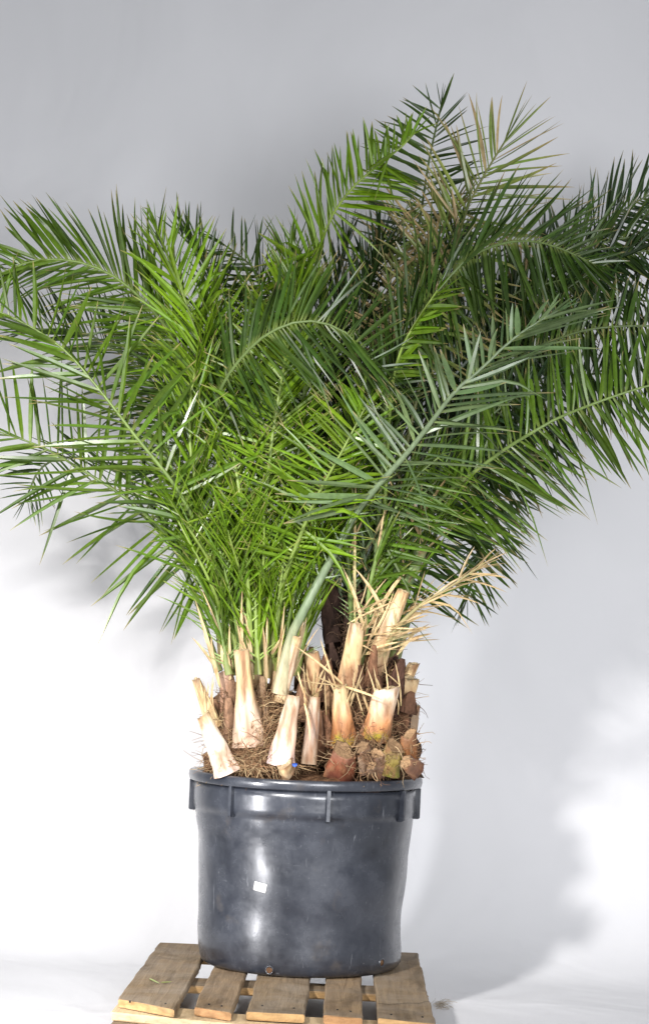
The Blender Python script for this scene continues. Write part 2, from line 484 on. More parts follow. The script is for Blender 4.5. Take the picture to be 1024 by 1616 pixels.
def sweep(mb, pts, wf, tf, colf, hint=Vector((0, -1, 0)), ns=8, cap=True, tilt=0, rough=0, seed=0, poly=0, tilt2=0, jag=0):
    """tube of oval section; hint = the direction its flat face looks to"""
    n = len(pts); vs = []; cs = []
    for i, p in enumerate(pts):
        T = (pts[min(i + 1, n - 1)] - pts[max(i - 1, 0)]).normalized()
        S = T.cross(hint).normalized(); Nn = S.cross(T).normalized(); t = i / (n - 1)
        for k in range(ns):
            a = 2 * math.pi * k / ns; ca, sa = math.cos(a), math.sin(a)
            f = 1 + (rough * noise.noise(Vector((ca * 1.5 + seed, sa * 1.5, t * 3))) if rough else 0)
            if poly: ff = 2 * math.pi / poly; f *= math.cos(ff / 2) / math.cos((a % ff) - ff / 2)
            q = p + S * (wf(t) * ca * f) + Nn * (tf(t) * sa * f)
            if i == n - 1 and (tilt or tilt2 or jag): q = q + T * (tilt * ca * wf(t) + tilt2 * sa * tf(t) + jag * noise.noise(Vector((ca * 3.5 + seed, sa * 3.5, 1))))
            vs.append(tuple(q)); cs.append(colf(t, a))
    fs = [(i * ns + k, i * ns + (k + 1) % ns, (i + 1) * ns + (k + 1) % ns, (i + 1) * ns + k) for i in range(n - 1) for k in range(ns)]
    if cap: fs.append(tuple((n - 1) * ns + k for k in range(ns)))
    mb.add(vs, fs, cs)


TT = [0, .12, .3, .5, .7, .86, 1]
WW = [.45, .85, 1, .95, .75, .45, .04]


def leaflet(mb, b0, d, wdir, L, wd, c0, ctip, droop, bend, tipdry):
    d = d.normalized(); nrm = d.cross(wdir).normalized(); wdir = nrm.cross(d).normalized()
    vs = []; cs = []
    kink = random.random() < .035
    for i, t in enumerate(TT):
        p = b0 + d * (L * t) + Vector((0, 0, -1)) * (droop * L * t * t) + bend * (L * t * t)
        if kink and t > .6: p = p + Vector((0, 0, -1)) * (L * (t - .6) * .8)
        hw = wd * WW[i] * .5; keel = nrm * (-hw * .55)
        l, r = p - wdir * hw, p + wdir * hw; kk = p + keel
        vs += [tuple(l), tuple(kk), tuple(kk), tuple(r)]
        c = mixc(c0, ctip, min(1, max(0, (t - tipdry) / (1.03 - tipdry)))) if t > tipdry else c0
        if t < .05: c = mixc(c0, (.28, .33, .09), .5)
        cs += [c] * 4
    fs = []
    for i in range(len(TT) - 1):
        a = i * 4; fs += [(a, a + 1, a + 5, a + 4), (a + 2, a + 3, a + 7, a + 6)]
    mb.add(vs, fs, cs)


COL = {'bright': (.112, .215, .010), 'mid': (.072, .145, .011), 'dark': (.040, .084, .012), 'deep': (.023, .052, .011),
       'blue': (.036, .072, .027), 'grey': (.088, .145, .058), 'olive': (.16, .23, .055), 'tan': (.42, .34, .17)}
TIP = (.50, .35, .17)
STK = {'bright': (.30, .42, .08), 'mid': (.22, .32, .08), 'dark': (.16, .23, .07), 'deep': (.12, .17, .06), 'blue': (.16, .23, .09),
       'grey': (.21, .28, .15), 'olive': (.28, .30, .10), 'tan': (.42, .36, .16)}


def lin(vals, t):
    if not isinstance(vals, (tuple, list)): return vals
    n = len(vals) - 1; u = max(0, min(.99999, t)) * n; i = int(u); return vals[i] + (vals[i + 1] - vals[i]) * (u - i)


def frond(parent, base, color, pts, s0, A, B, L, sp=8.5, wpx=8.5, droop=.06, yj=.35, ya=-.12, yb=-.12, label=None, dry=.0, tipdry=.86, sw=(10, 3), Lb=None, gap=0, stub=None, ch=1.0):
    seed = int(abs(pts[-1][0] * 7 + pts[-1][1] * 3 + pts[1][0])); random.seed(seed)
    P3 = [P(*q) for q in pts]
    n = 60; path, length = resample(P3, n)
    mb = MB(); base_c = COL[color]; sp *= .80; wpx *= .78
    leaf_len = length * (1 - s0); k = mpp((pts[0][2] + pts[-1][2]) / 2)
    cnt = max(6, int(leaf_len / (sp * k)))
    fc = mulc(base_c, random.uniform(.88, 1.15))
    for side, ang, yd, LL in ((0, A, ya, L), (1, B, yb, Lb or L)):
        for i in range(cnt):
            if random.random() < gap: continue
            u = (i + random.uniform(-.25, .25) + .5 * side) / cnt; u = max(0, min(1, u))
            s = (s0 + (1 - s0) * u) * n; j = min(n - 1, int(s)); p = path[j].lerp(path[j + 1], s - j)
            T = (path[min(n, j + 2)] - path[max(0, j - 1)]).normalized()
            th = R(lin(ang, u) + random.gauss(0, 6.5) * ch + 16 * ch * noise.noise(Vector((u * 7, side * 5 + seed, 1))))
            if random.random() < .12: th += R(random.gauss(0, 20))
            d = Vector((math.cos(th), yd + random.gauss(0, yj * .6), math.sin(th)))
            d = (d + T * .1).normalized()
            ll = lin(LL, u) * k * random.uniform(.86, 1.12)
            if random.random() < .05: ll *= .6
            wdir = (T * random.uniform(.6, 1) + Vector((0, -1, 0)) * random.uniform(-.2, 1.1) * (1 if side else -1)
                    + Vector((random.gauss(0, .25), random.gauss(0, .25), random.gauss(0, .25))))
            c = mulc(fc, random.uniform(.62, 1.35)); c = mixc(c, (c[0] * 1.5, c[1] * 1.1, c[2]), random.random() * .5)
            td = tipdry + random.uniform(-.05, .14); ct = TIP
            if random.random() < dry:
                c = mixc(c, mulc((.50, .36, .19), random.uniform(.8, 1.2)), random.uniform(.6, 1)); td = .5
            bend = Vector((random.gauss(0, .05), random.gauss(0, .05), random.gauss(0, .05)))
            leaflet(mb, p, d, wdir, ll, wpx * k * random.uniform(.75, 1.15) * (1 if u < .85 else .8), c, ct, droop * random.uniform(.3, 1.8), bend, td)
    # terminal leaflets
    T = (path[-1] - path[-4]).normalized()
    for q in range(3):
        d = T + Vector((random.gauss(0, .25), random.gauss(0, .2), random.gauss(0, .25)))
        leaflet(mb, path[-1], d, Vector((0, -1, .4)), lin(L, 1) * k * .8, wpx * k * .7, fc, TIP, droop, Vector((0, 0, 0)), tipdry)
    o = mb.build('frond', m_leaf, parent, base=base)
    if label: o['label'] = label
    sb = MB(); sc_ = mulc(STK[color], random.uniform(.55, .8)); wa, wb = sw[0] * k * .5, sw[1] * k * .5
    lowc = stub or mixc(sc_, (.35, .30, .12), .35)
    sweep(sb, path[::2], lambda t: (wb + (wa - wb) * (1 - t) ** 1.1) + (wa * .5 * max(0, 1 - t * 9)), lambda t: (wb + (wa - wb) * (1 - t)) * .7,
          lambda t, a: mixc(lowc, sc_, min(1, t * 6)), ns=8)
    # short spines low on the stalk
    for q in range(10):
        s = (s0 * random.uniform(.55, 1)) * n; j = int(s); p = path[j]
        T = (path[j + 1] - path[j]).normalized(); sd = random.choice((-1, 1))
        d = (T * .8 + T.cross(Vector((0, -1, 0))) * sd + Vector((0, random.gauss(0, .3), 0))).normalized()
        e = p + d * random.uniform(15, 50) * k; sdv = d.cross(Vector((0, 1, 0))).normalized() * 1.6 * k
        sb.add([tuple(p - sdv), tuple(p + sdv), tuple(e)], [(0, 1, 2)], mulc(sc_, 1.1))
    sb.build('frond_stalk', m_stalk, o, base=Vector((0, 0, 0)) + base)
    return o


def make_palm(name, px, label):
    b0 = P(px, 1215, 0); b0.z = PZ + H - .03
    e = empty(name, b0); tag(e, label, 'palm', 'palms growing in the black pot'); return e, b0


palmL, BL = make_palm('palm_tree', 412, 'left palm in the pot, with bright green fronds and white cut leaf bases')
palmR, BR = make_palm('palm_tree', 575, 'right palm in the pot, taller, with dark green fronds, brown trunk and orange cut bases')
palmR.name = 'palm_tree.001'

fl = lambda *a, **k: frond(palmL, BL, *a, **k)
fr = lambda *a, **k: frond(palmR, BR, *a, **k)

# --- left palm, fronds traced one by one (x, y of the photograph's view, depth in metres)
fl('mid', [(395, 1060, .05), (372, 850, .05), (330, 660, .05), (275, 535, 0), (200, 450, -.05), (125, 413, -.1), (50, 412, -.15), (-15, 440, -.2)], .42,
   (75, 88, 100, 125, 150), (165, 172, 185, 210, 240), (150, 172, 172, 125, 75), Lb=(130, 140, 140, 110, 70), wpx=9.5, sp=7.5)
fl('bright', [(402, 1060, 0), (385, 850, -.05), (352, 650, -.12), (315, 540, -.14), (285, 455, -.16), (248, 362, -.2)], .5,
   (50, 55, 62, 85), (150, 142, 128, 112), (150, 165, 140, 60), wpx=8.5)
fl('dark', [(410, 1060, .02), (372, 850, 0), (340, 700, -.1), (347, 618, -.24), (392, 552, -.34), (440, 517, -.39), (490, 506, -.41), (540, 521, -.41), (573, 555, -.4), (598, 592, -.38)], .53,
   (110, 95, 82, 68, 20), (-66, -60, -57, -54, -48), (90, 130, 140, 125, 60), Lb=(90, 130, 150, 140, 70), wpx=8.5, sp=8.5, ya=.25, yb=-.2, label='dark glossy frond arching over the middle of the crown')
fl('mid', [(385, 1060, 0), (348, 910, -.1), (312, 832, -.2), (275, 765, -.26), (215, 690, -.3), (165, 625, -.31), (110, 560, -.31), (60, 522, -.3), (0, 492, -.3), (-40, 482, -.3)], .3,
   (48, 58, 64, 80, 110), (185, 178, 168, 165, 160), (120, 150, 145, 120, 90), wpx=11.5, sp=14, ch=2.2, sw=(9, 2.5))
fl('mid', [(365, 1060, .05), (328, 940, 0), (285, 870, -.1), (240, 822, -.15), (190, 780, -.15), (130, 742, -.15), (65, 705, -.1), (-20, 675, -.1)], .25,
   (75, 70, 78, 90, 100), (250, 222, 205, 196, 190), (120, 140, 150, 150, 140), wpx=11, sp=15, ch=1.8, sw=(9, 2.5))
fl('dark', [(345, 1060, .12), (300, 920, .2), (240, 800, .25), (170, 735, .28), (100, 722, .3), (62, 742, .3), (42, 785, .3)], .62,
   (120, 150, 190), (20, -30, -75), (70, 75, 50), wpx=7, sp=10)
fl('bright', [(412, 1060, -.1), (410, 885, -.16), (422, 760, -.2), (431, 680, -.22), (444, 600, -.22), (458, 520, -.18), (468, 440, -.12)], .38,
   (25, 35, 50, 65, 75), (165, 165, 150, 130, 105), (110, 125, 130, 120, 70), wpx=9)
fl('bright', [(428, 1060, -.1), (445, 930, -.17), (472, 850, -.22), (502, 780, -.26), (538, 715, -.3), (582, 632, -.32)], .38,
   (-20, 0, 25, 50), (160, 152, 145, 125), (100, 120, 110, 60), wpx=9)
fl('bright', [(448, 1060, .08), (470, 850, .08), (480, 650, .08), (490, 490, .06), (500, 415, 0), (520, 348, -.05), (552, 300, -.1), (590, 265, -.12), (628, 236, -.15), (655, 208, -.15)], .56,
   (145, 120, 105, 98, 90), (198, 204, 210, 345, 355, 20), (95, 125, 120, 85, 45), wpx=9, sp=8, label='tall bright green frond rising in an arc towards the top')
# grass-like young fronds over the left base
for (c_, pts, a_, b_, l_) in [
    ('bright', [(382, 1060, -.08), (352, 920, -.14), (318, 800, -.2), (300, 700, -.22), (305, 600, -.2), (335, 500, -.15)], (45, 60, 75, 70), (130, 120, 125, 130), (130, 130, 120, 70)),
    ('bright', [(372, 1060, -.05), (350, 960, -.1), (322, 870, -.14), (285, 780, -.16), (260, 700, -.16)], (60, 65, 75), (140, 150, 150), (120, 120, 70)),
    ('bright', [(398, 1060, -.12), (392, 950, -.17), (385, 840, -.2), (372, 740, -.2), (352, 640, -.16), (340, 560, -.1)], (55, 60, 62), (120, 125, 135), (130, 130, 90)),
    ('bright', [(420, 1060, -.04), (440, 940, -.06), (452, 820, -.08), (458, 700, -.08), (440, 600, -.08)], (70, 60, 50), (115, 130, 140), (130, 130, 90)),
    ('mid', [(408, 1060, .06), (405, 900, .1), (400, 760, .1), (390, 640, .1), (395, 520, .06), (410, 440, .02)], (55, 60, 75), (120, 125, 115), (130, 130, 80)),
    ('mid', [(385, 1060, .1), (362, 900, .14), (330, 760, .18), (300, 640, .18), (255, 560, .16), (205, 500, .14)], (60, 75, 95), (150, 165, 175), (130, 140, 90)),
]:
    fl(c_, pts, .2, a_, b_, l_, wpx=7, sp=9.5, yj=.6)
for i in range(15):
    x0 = 362 + i * 7.5; le = (i - 7) * .055
    rnd = random.Random(40 + i); h = rnd.uniform(190, 330)
    fl(rnd.choice(('bright', 'bright', 'mid')), [(x0, 1065, -.1 + rnd.uniform(-.06, .1)), (x0 + le * h * .35, 1065 - h * .5, -.15), (x0 + le * h * 1.3 + rnd.uniform(-20, 20), 1065 - h, -.2 + rnd.uniform(-.1, .1))], .10,
       (75 - le * 30, 66, 55), (105 - le * 30, 116, 130), (120, 135, 90), wpx=5.5, sp=12, yj=.6, sw=(9, 3), droop=.03)
# darker ones behind
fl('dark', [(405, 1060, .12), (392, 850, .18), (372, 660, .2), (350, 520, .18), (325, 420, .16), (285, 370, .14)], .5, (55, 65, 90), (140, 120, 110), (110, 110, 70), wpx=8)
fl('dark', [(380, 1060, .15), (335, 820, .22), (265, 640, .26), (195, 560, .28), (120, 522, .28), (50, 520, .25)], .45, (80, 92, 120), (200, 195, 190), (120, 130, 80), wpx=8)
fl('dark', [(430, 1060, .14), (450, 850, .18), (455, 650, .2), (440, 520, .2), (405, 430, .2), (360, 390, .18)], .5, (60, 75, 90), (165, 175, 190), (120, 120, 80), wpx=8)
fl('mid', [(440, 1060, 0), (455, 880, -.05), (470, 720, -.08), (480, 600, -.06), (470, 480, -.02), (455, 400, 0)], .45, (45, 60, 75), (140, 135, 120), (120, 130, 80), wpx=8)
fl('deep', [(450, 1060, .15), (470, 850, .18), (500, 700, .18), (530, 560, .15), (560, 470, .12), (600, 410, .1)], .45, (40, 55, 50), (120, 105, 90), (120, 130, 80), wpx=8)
# grey-green frond in front, reaching right
fl('grey', [(441, 1095, -.16), (458, 1010, -.2), (480, 963, -.22), (505, 914, -.22), (530, 870, -.2), (560, 812, -.22), (598, 764, -.3), (642, 715, -.38), (681, 665, -.44), (719, 616, -.5), (758, 583, -.5), (798, 544, -.5), (838, 514, -.5), (880, 490, -.5)],
   .42, (195, 150, 125, 110, 105, 90, 40), (-30, -5, 0, 5, 12, 17, 17), (120, 150, 120, 90, 70, 55, 50), Lb=(120, 150, 150, 150, 145, 140, 100), sp=15, wpx=11, droop=.03, ch=1.4, yj=.15,
   sw=(18, 3), label='grey-green front frond with wide blades crossing towards the right', stub=(.5, .42, .26), tipdry=.88)

# --- right palm
fr('dark', [(582, 1050, -.05), (592, 900, -.1), (602, 750, -.15), (613, 620, -.2), (638, 545, -.25), (668, 490, -.27), (705, 441, -.28), (742, 405, -.28), (790, 384, -.25), (840, 380, -.22), (888, 393, -.18), (938, 417, -.15)], .42,
   (100, 92, 84, 76, 62, 40, 15), (10, -2, -70, -86, -84, -72, -50), (150, 165, 170, 165, 150, 120, 60), Lb=(60, 70, 90, 110, 120, 115, 60), wpx=9.5, sp=7.5, yj=.2, ya=.05)
fr('bright', [(590, 1050, -.02), (604, 850, -.12), (616, 640, -.2), (630, 560, -.27), (655, 510, -.3), (690, 458, -.31)], .74,
   (60, 50, 30), (5, 2, 8), (50, 60, 50), wpx=12, sp=15, yj=.3, label='short bright yellow-green young leaflets at the middle of the crown')
fr('blue', [(622, 1050, .15), (665, 800, .28), (745, 600, .34), (835, 460, .36), (900, 402, .36), (950, 356, .36), (1000, 320, .35), (1060, 290, .32)], .55,
   (112, 105, 98, 85, 75), (-10, -20, -25, -25, -20), (100, 120, 120, 110, 70), wpx=8, sp=7)
fr('deep', [(620, 1050, .12), (685, 760, .2), (785, 560, .24), (870, 475, .24), (940, 425, .22), (1000, 398, .2), (1060, 392, .2)], .5,
   (100, 85, 60, 45), (-80, -70, -55, -40), (100, 120, 110, 80), wpx=8, sp=7.5)
fr('dark', [(612, 1050, .12), (690, 720, .22), (790, 520, .26), (880, 420, .26), (960, 380, .24), (1040, 370, .22)], .55,
   (105, 90, 70, 60), (-60, -50, -40, -35), (90, 110, 110, 80), wpx=8, sp=8, dry=.06)
fr('mid', [(592, 1050, 0), (614, 930, 0), (652, 845, -.05), (702, 781, -.1), (752, 742, -.15), (796, 709, -.2), (840, 682, -.25), (879, 660, -.25), (928, 640, -.3), (972, 624, -.3), (1024, 608, -.3), (1085, 595, -.3)], .3,
   (60, 88, 100, 104, 104, 100), (-30, -36, -42, -55, -64, -72), (120, 130, 140, 130, 120, 100), Lb=(120, 150, 150, 130, 125, 110), wpx=9.5, sp=11, yj=.2, ya=.1)
fr('dark', [(602, 1050, .1), (662, 800, .12), (742, 640, .12), (822, 562, .08), (900, 527, .02), (956, 516, 0), (1024, 514, 0), (1080, 520, 0)], .5,
   (90, 84, 82, 84, 88), (-60, -72, -82, -88, -95), (80, 85, 85, 85, 70), Lb=(140, 165, 165, 160, 130), wpx=9.5, sp=8, yj=.2)
fr('dark', [(602, 1050, .15), (662, 860, .28), (712, 760, .36), (758, 712, .4), (782, 762, .42), (768, 850, .42), (737, 945, .38)], .5,
   (-10, -20, -25, -35, -50), (180, 190, 215, 230, 245), (80, 90, 85, 70, 60), wpx=7.5, sp=8)
fr('dark', [(572, 1050, .12), (602, 800, .18), (627, 600, .2), (650, 430, .2), (668, 310, .2), (677, 252, .2), (687, 205, .2), (696, 167, .2)], .55,
   (-25, -12, 0, 8, 20, 70), (200, 185, 175, 168, 160, 140), (90, 115, 120, 115, 100, 55), wpx=8.5, sp=11, yj=.12, droop=.03, label='upright frond at the very top, with a gap around its dark leaflets')
fr('olive', [(582, 1050, .05), (622, 800, .05), (664, 600, .05), (702, 450, .0), (735, 335, -.02), (756, 290, -.02), (776, 255, -.02), (797, 222, -.02)], .55,
   (-35, -25, -15, -10, -3, 48), (140, 132, 126, 120, 108, 70), (80, 120, 130, 140, 140, 100), wpx=8.5, sp=11, yj=.2, dry=.25, droop=.03, tipdry=.55, ch=1.4, label='half-dried olive and tan frond near the top')
fr('olive', [(572, 1050, .1), (592, 800, .12), (622, 600, .12), (658, 450, .1), (690, 375, .08), (716, 320, .06)], .6,
   (40, 45, 55), (165, 150, 135, 125), (80, 110, 110, 70), wpx=7.5, sp=9, dry=.5, yj=.4, tipdry=.7, label='dried tan frond behind the large arching frond')
fr('olive', [(566, 1050, .12), (580, 820, .14), (600, 640, .14), (612, 500, .12), (620, 400, .1), (640, 330, .08)], .6,
   (50, 45, 40), (150, 140, 125), (90, 100, 60), wpx=7, sp=11, dry=.6, yj=.5, tipdry=.7)
# dark filling fronds
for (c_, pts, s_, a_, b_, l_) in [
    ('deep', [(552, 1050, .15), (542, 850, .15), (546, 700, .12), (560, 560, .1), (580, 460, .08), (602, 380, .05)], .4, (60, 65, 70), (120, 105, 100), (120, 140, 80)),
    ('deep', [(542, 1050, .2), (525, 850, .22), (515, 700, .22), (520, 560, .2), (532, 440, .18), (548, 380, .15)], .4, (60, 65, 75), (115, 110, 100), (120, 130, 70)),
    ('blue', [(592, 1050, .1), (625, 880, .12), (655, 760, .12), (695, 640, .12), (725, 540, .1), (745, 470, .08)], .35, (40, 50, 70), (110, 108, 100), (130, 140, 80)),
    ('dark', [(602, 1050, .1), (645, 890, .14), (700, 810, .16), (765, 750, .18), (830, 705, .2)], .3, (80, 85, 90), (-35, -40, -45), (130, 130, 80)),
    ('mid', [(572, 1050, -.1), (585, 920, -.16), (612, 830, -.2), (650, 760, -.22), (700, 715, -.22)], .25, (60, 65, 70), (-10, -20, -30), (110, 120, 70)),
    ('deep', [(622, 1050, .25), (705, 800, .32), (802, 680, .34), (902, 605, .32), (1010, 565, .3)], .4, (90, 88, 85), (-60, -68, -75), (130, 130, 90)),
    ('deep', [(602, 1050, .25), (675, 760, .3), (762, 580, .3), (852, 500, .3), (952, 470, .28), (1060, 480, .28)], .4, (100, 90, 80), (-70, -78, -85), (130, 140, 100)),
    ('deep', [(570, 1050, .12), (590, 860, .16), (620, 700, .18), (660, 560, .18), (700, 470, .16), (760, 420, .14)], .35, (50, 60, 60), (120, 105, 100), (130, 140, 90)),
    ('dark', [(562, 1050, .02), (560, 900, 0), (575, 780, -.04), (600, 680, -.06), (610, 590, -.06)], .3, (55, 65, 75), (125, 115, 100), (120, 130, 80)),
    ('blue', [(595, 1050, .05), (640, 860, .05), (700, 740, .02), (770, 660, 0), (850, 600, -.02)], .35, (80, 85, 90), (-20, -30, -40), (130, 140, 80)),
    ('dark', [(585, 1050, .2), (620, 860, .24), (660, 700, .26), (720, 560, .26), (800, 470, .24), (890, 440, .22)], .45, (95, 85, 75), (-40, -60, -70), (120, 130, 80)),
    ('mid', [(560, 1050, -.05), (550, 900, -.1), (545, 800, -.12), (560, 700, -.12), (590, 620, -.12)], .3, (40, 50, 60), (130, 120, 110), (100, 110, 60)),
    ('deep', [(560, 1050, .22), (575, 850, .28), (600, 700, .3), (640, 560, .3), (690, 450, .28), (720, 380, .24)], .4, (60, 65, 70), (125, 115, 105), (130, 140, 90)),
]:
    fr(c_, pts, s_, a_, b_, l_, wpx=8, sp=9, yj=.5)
for i in range(7):
    x0 = 535 + i * 14; le = (i - 3) * .1
    rnd = random.Random(70 + i); h = rnd.uniform(230, 340)
    fr(rnd.choice(('dark', 'mid', 'grey')), [(x0, 1040, rnd.uniform(-.06, .12)), (x0 + le * h * .35, 1040 - h * .5, -.08), (x0 + le * h * 1.3 + rnd.uniform(-20, 20), 1040 - h, rnd.uniform(-.2, .05))], .2,
       (70, 60, 50), (110, 120, 130), (120, 135, 90), wpx=6, sp=13, yj=.6, sw=(9, 3), droop=.05, dry=.12)
# dry straw frond lying to the right
fr('tan', [(598, 1050, -.12), (620, 1000, -.16), (660, 958, -.2), (705, 930, -.22), (745, 902, -.24), (768, 886, -.24)], .3,
   (58, 45, 40, 38), (10, 12, 22, 30), (55, 85, 75, 45), wpx=5, sp=13, yj=.5, ch=2.2, droop=.12, dry=.9, sw=(9, 2), stub=(.5, .38, .2), label='dead straw-coloured frond sticking out low on the right')


# trunks
def trunk(parent, base, px, top, w0, w1, y0, c0, seed, dy=0, name='trunk'):
    n = 16; pts = [P(px[0] + (px[1] - px[0]) * i / n, y0 + (top - y0) * i / n, dy) for i in range(n + 1)]
    k = mpp(); vs = []; cs = []; mb = MB(); ns = 48
    for i, p in enumerate(pts):
        t = i / n
        r = (w0 + (w1 - w0) * t ** 1.3) * k * (1 if t < .93 else .7)
        for j in range(ns):
            a = 2 * math.pi * j / ns
            f = 1 + .22 * noise.noise(Vector((math.cos(a) * 2.2 + seed, math.sin(a) * 2.2, t * 5))) + .12 * noise.noise(Vector((math.cos(a) * 7, math.sin(a) * 7 + seed, t * 14)))
            vs.append((p.x + r * f * math.cos(a), p.y + r * f * math.sin(a) * .95, p.z)); cs.append(mulc(c0, 1 + .5 * noise.noise(Vector((a * 2, t * 7, seed)))))
    fs = [(i * ns + j, i * ns + (j + 1) % ns, (i + 1) * ns + (j + 1) % ns, (i + 1) * ns + j) for i in range(n) for j in range(ns)]
    fs.append(tuple(n * ns + j for j in range(ns))); mb.add(vs, fs, cs)
    return mb.build(name, m_trunk, parent, base=base)


trunk(palmL, BL, (412, 405), 1078, 84, 60, 1222, (.20, .11, .06), 1)
tr_ = trunk(palmR, BR, (578, 568), 1055, 84, 70, 1225, (.10, .055, .032), 5, .02)
trunk(palmR, BR, (572, 565), 925, 50, 26, 1085, (.055, .033, .022), 9, .05, 'trunk_top')

WH = (.64, .49, .36); CR = (.58, .42, .22); PK = (.50, .30, .20); BR_ = (.22, .11, .05); OR = (.30, .12, .04); GY = (.28, .20, .13)
CUT = (.55, .42, .25)


def stub(parent, base, b, t, wb, wt, cols, tilt=0, thick=.62, flare=1.6, cut=CUT, mid=None, hint=(0, -1, 0), label=None, name='leaf_base', poly=0, tilt2=0, scar=0):
    """cut leaf base: cols = colours from the foot to the cut"""
    k = mpp(b[2]); p0, p1 = P(*b), P(*t); pm = (p0 + p1) / 2 + (Vector(mid) if mid else Vector((0, 0, 0)))
    path, L = resample([p0 - (p1 - p0).normalized() * .015, pm, p1], 16); seed = b[0]
    hw = lambda q: (wt + (wb - wt) * (1 - q) ** flare) * k * .5
    n = len(cols) - 1

    def cf(q, a):
        q0 = q; q = q + .16 * noise.noise(Vector((math.cos(a) * 1.6 + seed, math.sin(a) * 1.6, 3))); u = max(0, min(.999, q)) * n; i = int(u)
        c_ = mixc(cols[i], cols[i + 1], u - i)
        if scar and math.sin(a) > .2:
            k_ = max(0, 1 - abs(q - scar) / .09) * (math.sin(a) - .2) / .8; c_ = mixc(c_, (.36, .31, .02), min(1, k_ * 1.3))
        c_ = mixc(c_, (.17, .09, .045), max(0, min(.85, (q0 - .93) * 12)) * .6)
        bl = noise.noise(Vector((math.cos(a) * 2.3 + seed * 3, math.sin(a) * 2.3, q * 2.5)))
        if bl > .12: c_ = mixc(c_, (.24, .12, .06), min(.75, (bl - .12) * 3))
        return mulc(c_, 1 + .30 * noise.noise(Vector((a * 1.4, q * 4, seed))))
    mb = MB(); sweep(mb, path, hw, lambda q: hw(q) * (thick + .15 * q), cf, hint=Vector(hint), ns=20, tilt=tilt, cap=False, rough=.16, seed=seed, poly=poly, tilt2=tilt2, jag=.009)
    o = mb.build(name, m_stub, parent, base=base)
    if label: o['label'] = label
    # cut face, slightly domed inside a rim
    ring = [Vector(v) for v in mb.v[-20:]]; ce = sum(ring, Vector()) / 20; T = (path[-1] - path[-2]).normalized()
    cb = MB(); vs = [tuple(v) for v in ring]; vs += [tuple(ce + (v - ce) * .86 - T * .0015) for v in ring]; vs += [tuple(ce + (v - ce) * .4 - T * .0035) for v in ring]; vs.append(tuple(ce - T * .005))
    fs = [(r_ * 20 + j, r_ * 20 + (j + 1) % 20, (r_ + 1) * 20 + (j + 1) % 20, (r_ + 1) * 20 + j) for r_ in range(2) for j in range(20)]
    fs += [(40 + j, 40 + (j + 1) % 20, 60) for j in range(20)]
    cb.add(vs, fs, [mulc(cut, .35)] * 20 + [cut] * 20 + [mulc(cut, .85)] * 21)
    cb.build('cut_face', m_cut, o, base=base)
    return o


SL = lambda *a, **k: stub(palmL, BL, *a, **k)
SR = lambda *a, **k: stub(palmR, BR, *a, **k)
SL((356, 1213, -.24), (321, 1129, -.27), 44, 20, [(.72, .56, .46), WH, (.82, .74, .62), CR], flare=1.2, tilt=.3)
SL((393, 1170, -.2), (381, 1026, -.22), 56, 25, [(.52, .36, .26), WH, WH, CR, CR, (.66, .50, .28)], flare=2.2)
SL((444, 1200, -.26), (463, 1099, -.28), 46, 21, [(.66, .52, .50), (.74, .50, .36), WH, WH], flare=1.1)
SL((488, 1198, -.24), (497, 1100, -.24), 26, 18, [GY, (.34, .25, .2), (.5, .4, .28)], flare=1)
SL((444, 1100, -.15), (467, 1004, -.2), 22, 19, [CR, WH, CR], flare=1)
SL((411, 1100, -.08), (402, 1022, -.08), 30, 20, [PK, CR, CR], flare=1)
SL((362, 1135, -.08), (357, 1060, -.08), 32, 22, [BR_, PK, PK, (.42, .28, .2)], flare=.8)
SL((338, 1140, -.12), (309, 1072, -.15), 24, 12, [CR, CR, GY], flare=1)
SL((430, 1150, -.1), (437, 1060, -.1), 30, 20, [PK, GY, CR], flare=1)
SL((398, 1030, -.12), (397, 925, -.14), 17, 14, [(.16, .2, .06), (.10, .22, .05), (.12, .24, .06)], cut=(.3, .32, .16), flare=1)
SL((424, 1062, -.1), (442, 962, -.12), 19, 15, [(.3, .24, .1), (.14, .17, .05), (.2, .2, .08)], cut=(.75, .68, .55), flare=1)
SL((352, 1040, -.05), (345, 985, -.05), 18, 10, [CR, (.25, .25, .08), (.2, .22, .07)], flare=1)
SL((452, 1214, -.28), (448, 1205, -.29), 40, 34, [GY, CR], cut=(.55, .4, .24), thick=.5, hint=(0, -.6, .8))
SR((542, 1172, -.2), (537, 1083, -.22), 44, 22, [(.30, .12, .05), OR, (.55, .27, .12), (.68, .5, .28), CR], flare=1.2, thick=.7, tilt=.1, scar=.12)
SR((592, 1160, -.2), (612, 1086, -.22), 44, 36, [(.34, .15, .06), (.52, .24, .10), (.70, .50, .33), (.78, .66, .52)], tilt=.45, flare=1, scar=.1)
SR((622, 1118, -.1), (645, 1070, -.12), 46, 32, [(.38, .17, .07), (.52, .30, .14), (.66, .5, .28)], tilt=.2, flare=1)
SR((632, 1090, .0), (653, 1047, -.02), 26, 16, [GY, CR, CR], flare=1, tilt=.4)
SR((549, 1078, -.14), (563, 984, -.18), 40, 23, [(.42, .22, .11), (.55, .36, .2), CR, CR, (.72, .6, .4)], flare=1)
SR((588, 1058, -.1), (637, 932, -.18), 38, 19, [(.55, .38, .24), CR, (.74, .60, .38), (.70, .48, .24)], flare=1.2, mid=(-.006, 0, -.01))
SR((614, 980, -.1), (667, 866, -.18), 17, 15, [(.2, .22, .08), (.17, .25, .09), (.2, .27, .11)], cut=(.82, .78, .70), flare=1)
SR((643, 1170, -.06), (652, 1115, -.08), 30, 22, [GY, (.32, .22, .14), GY], flare=1, tilt=.3)
SR((503, 1090, -.1), (491, 1030, -.12), 36, 24, [(.30, .15, .07), (.42, .26, .13), (.5, .36, .2)], flare=1)
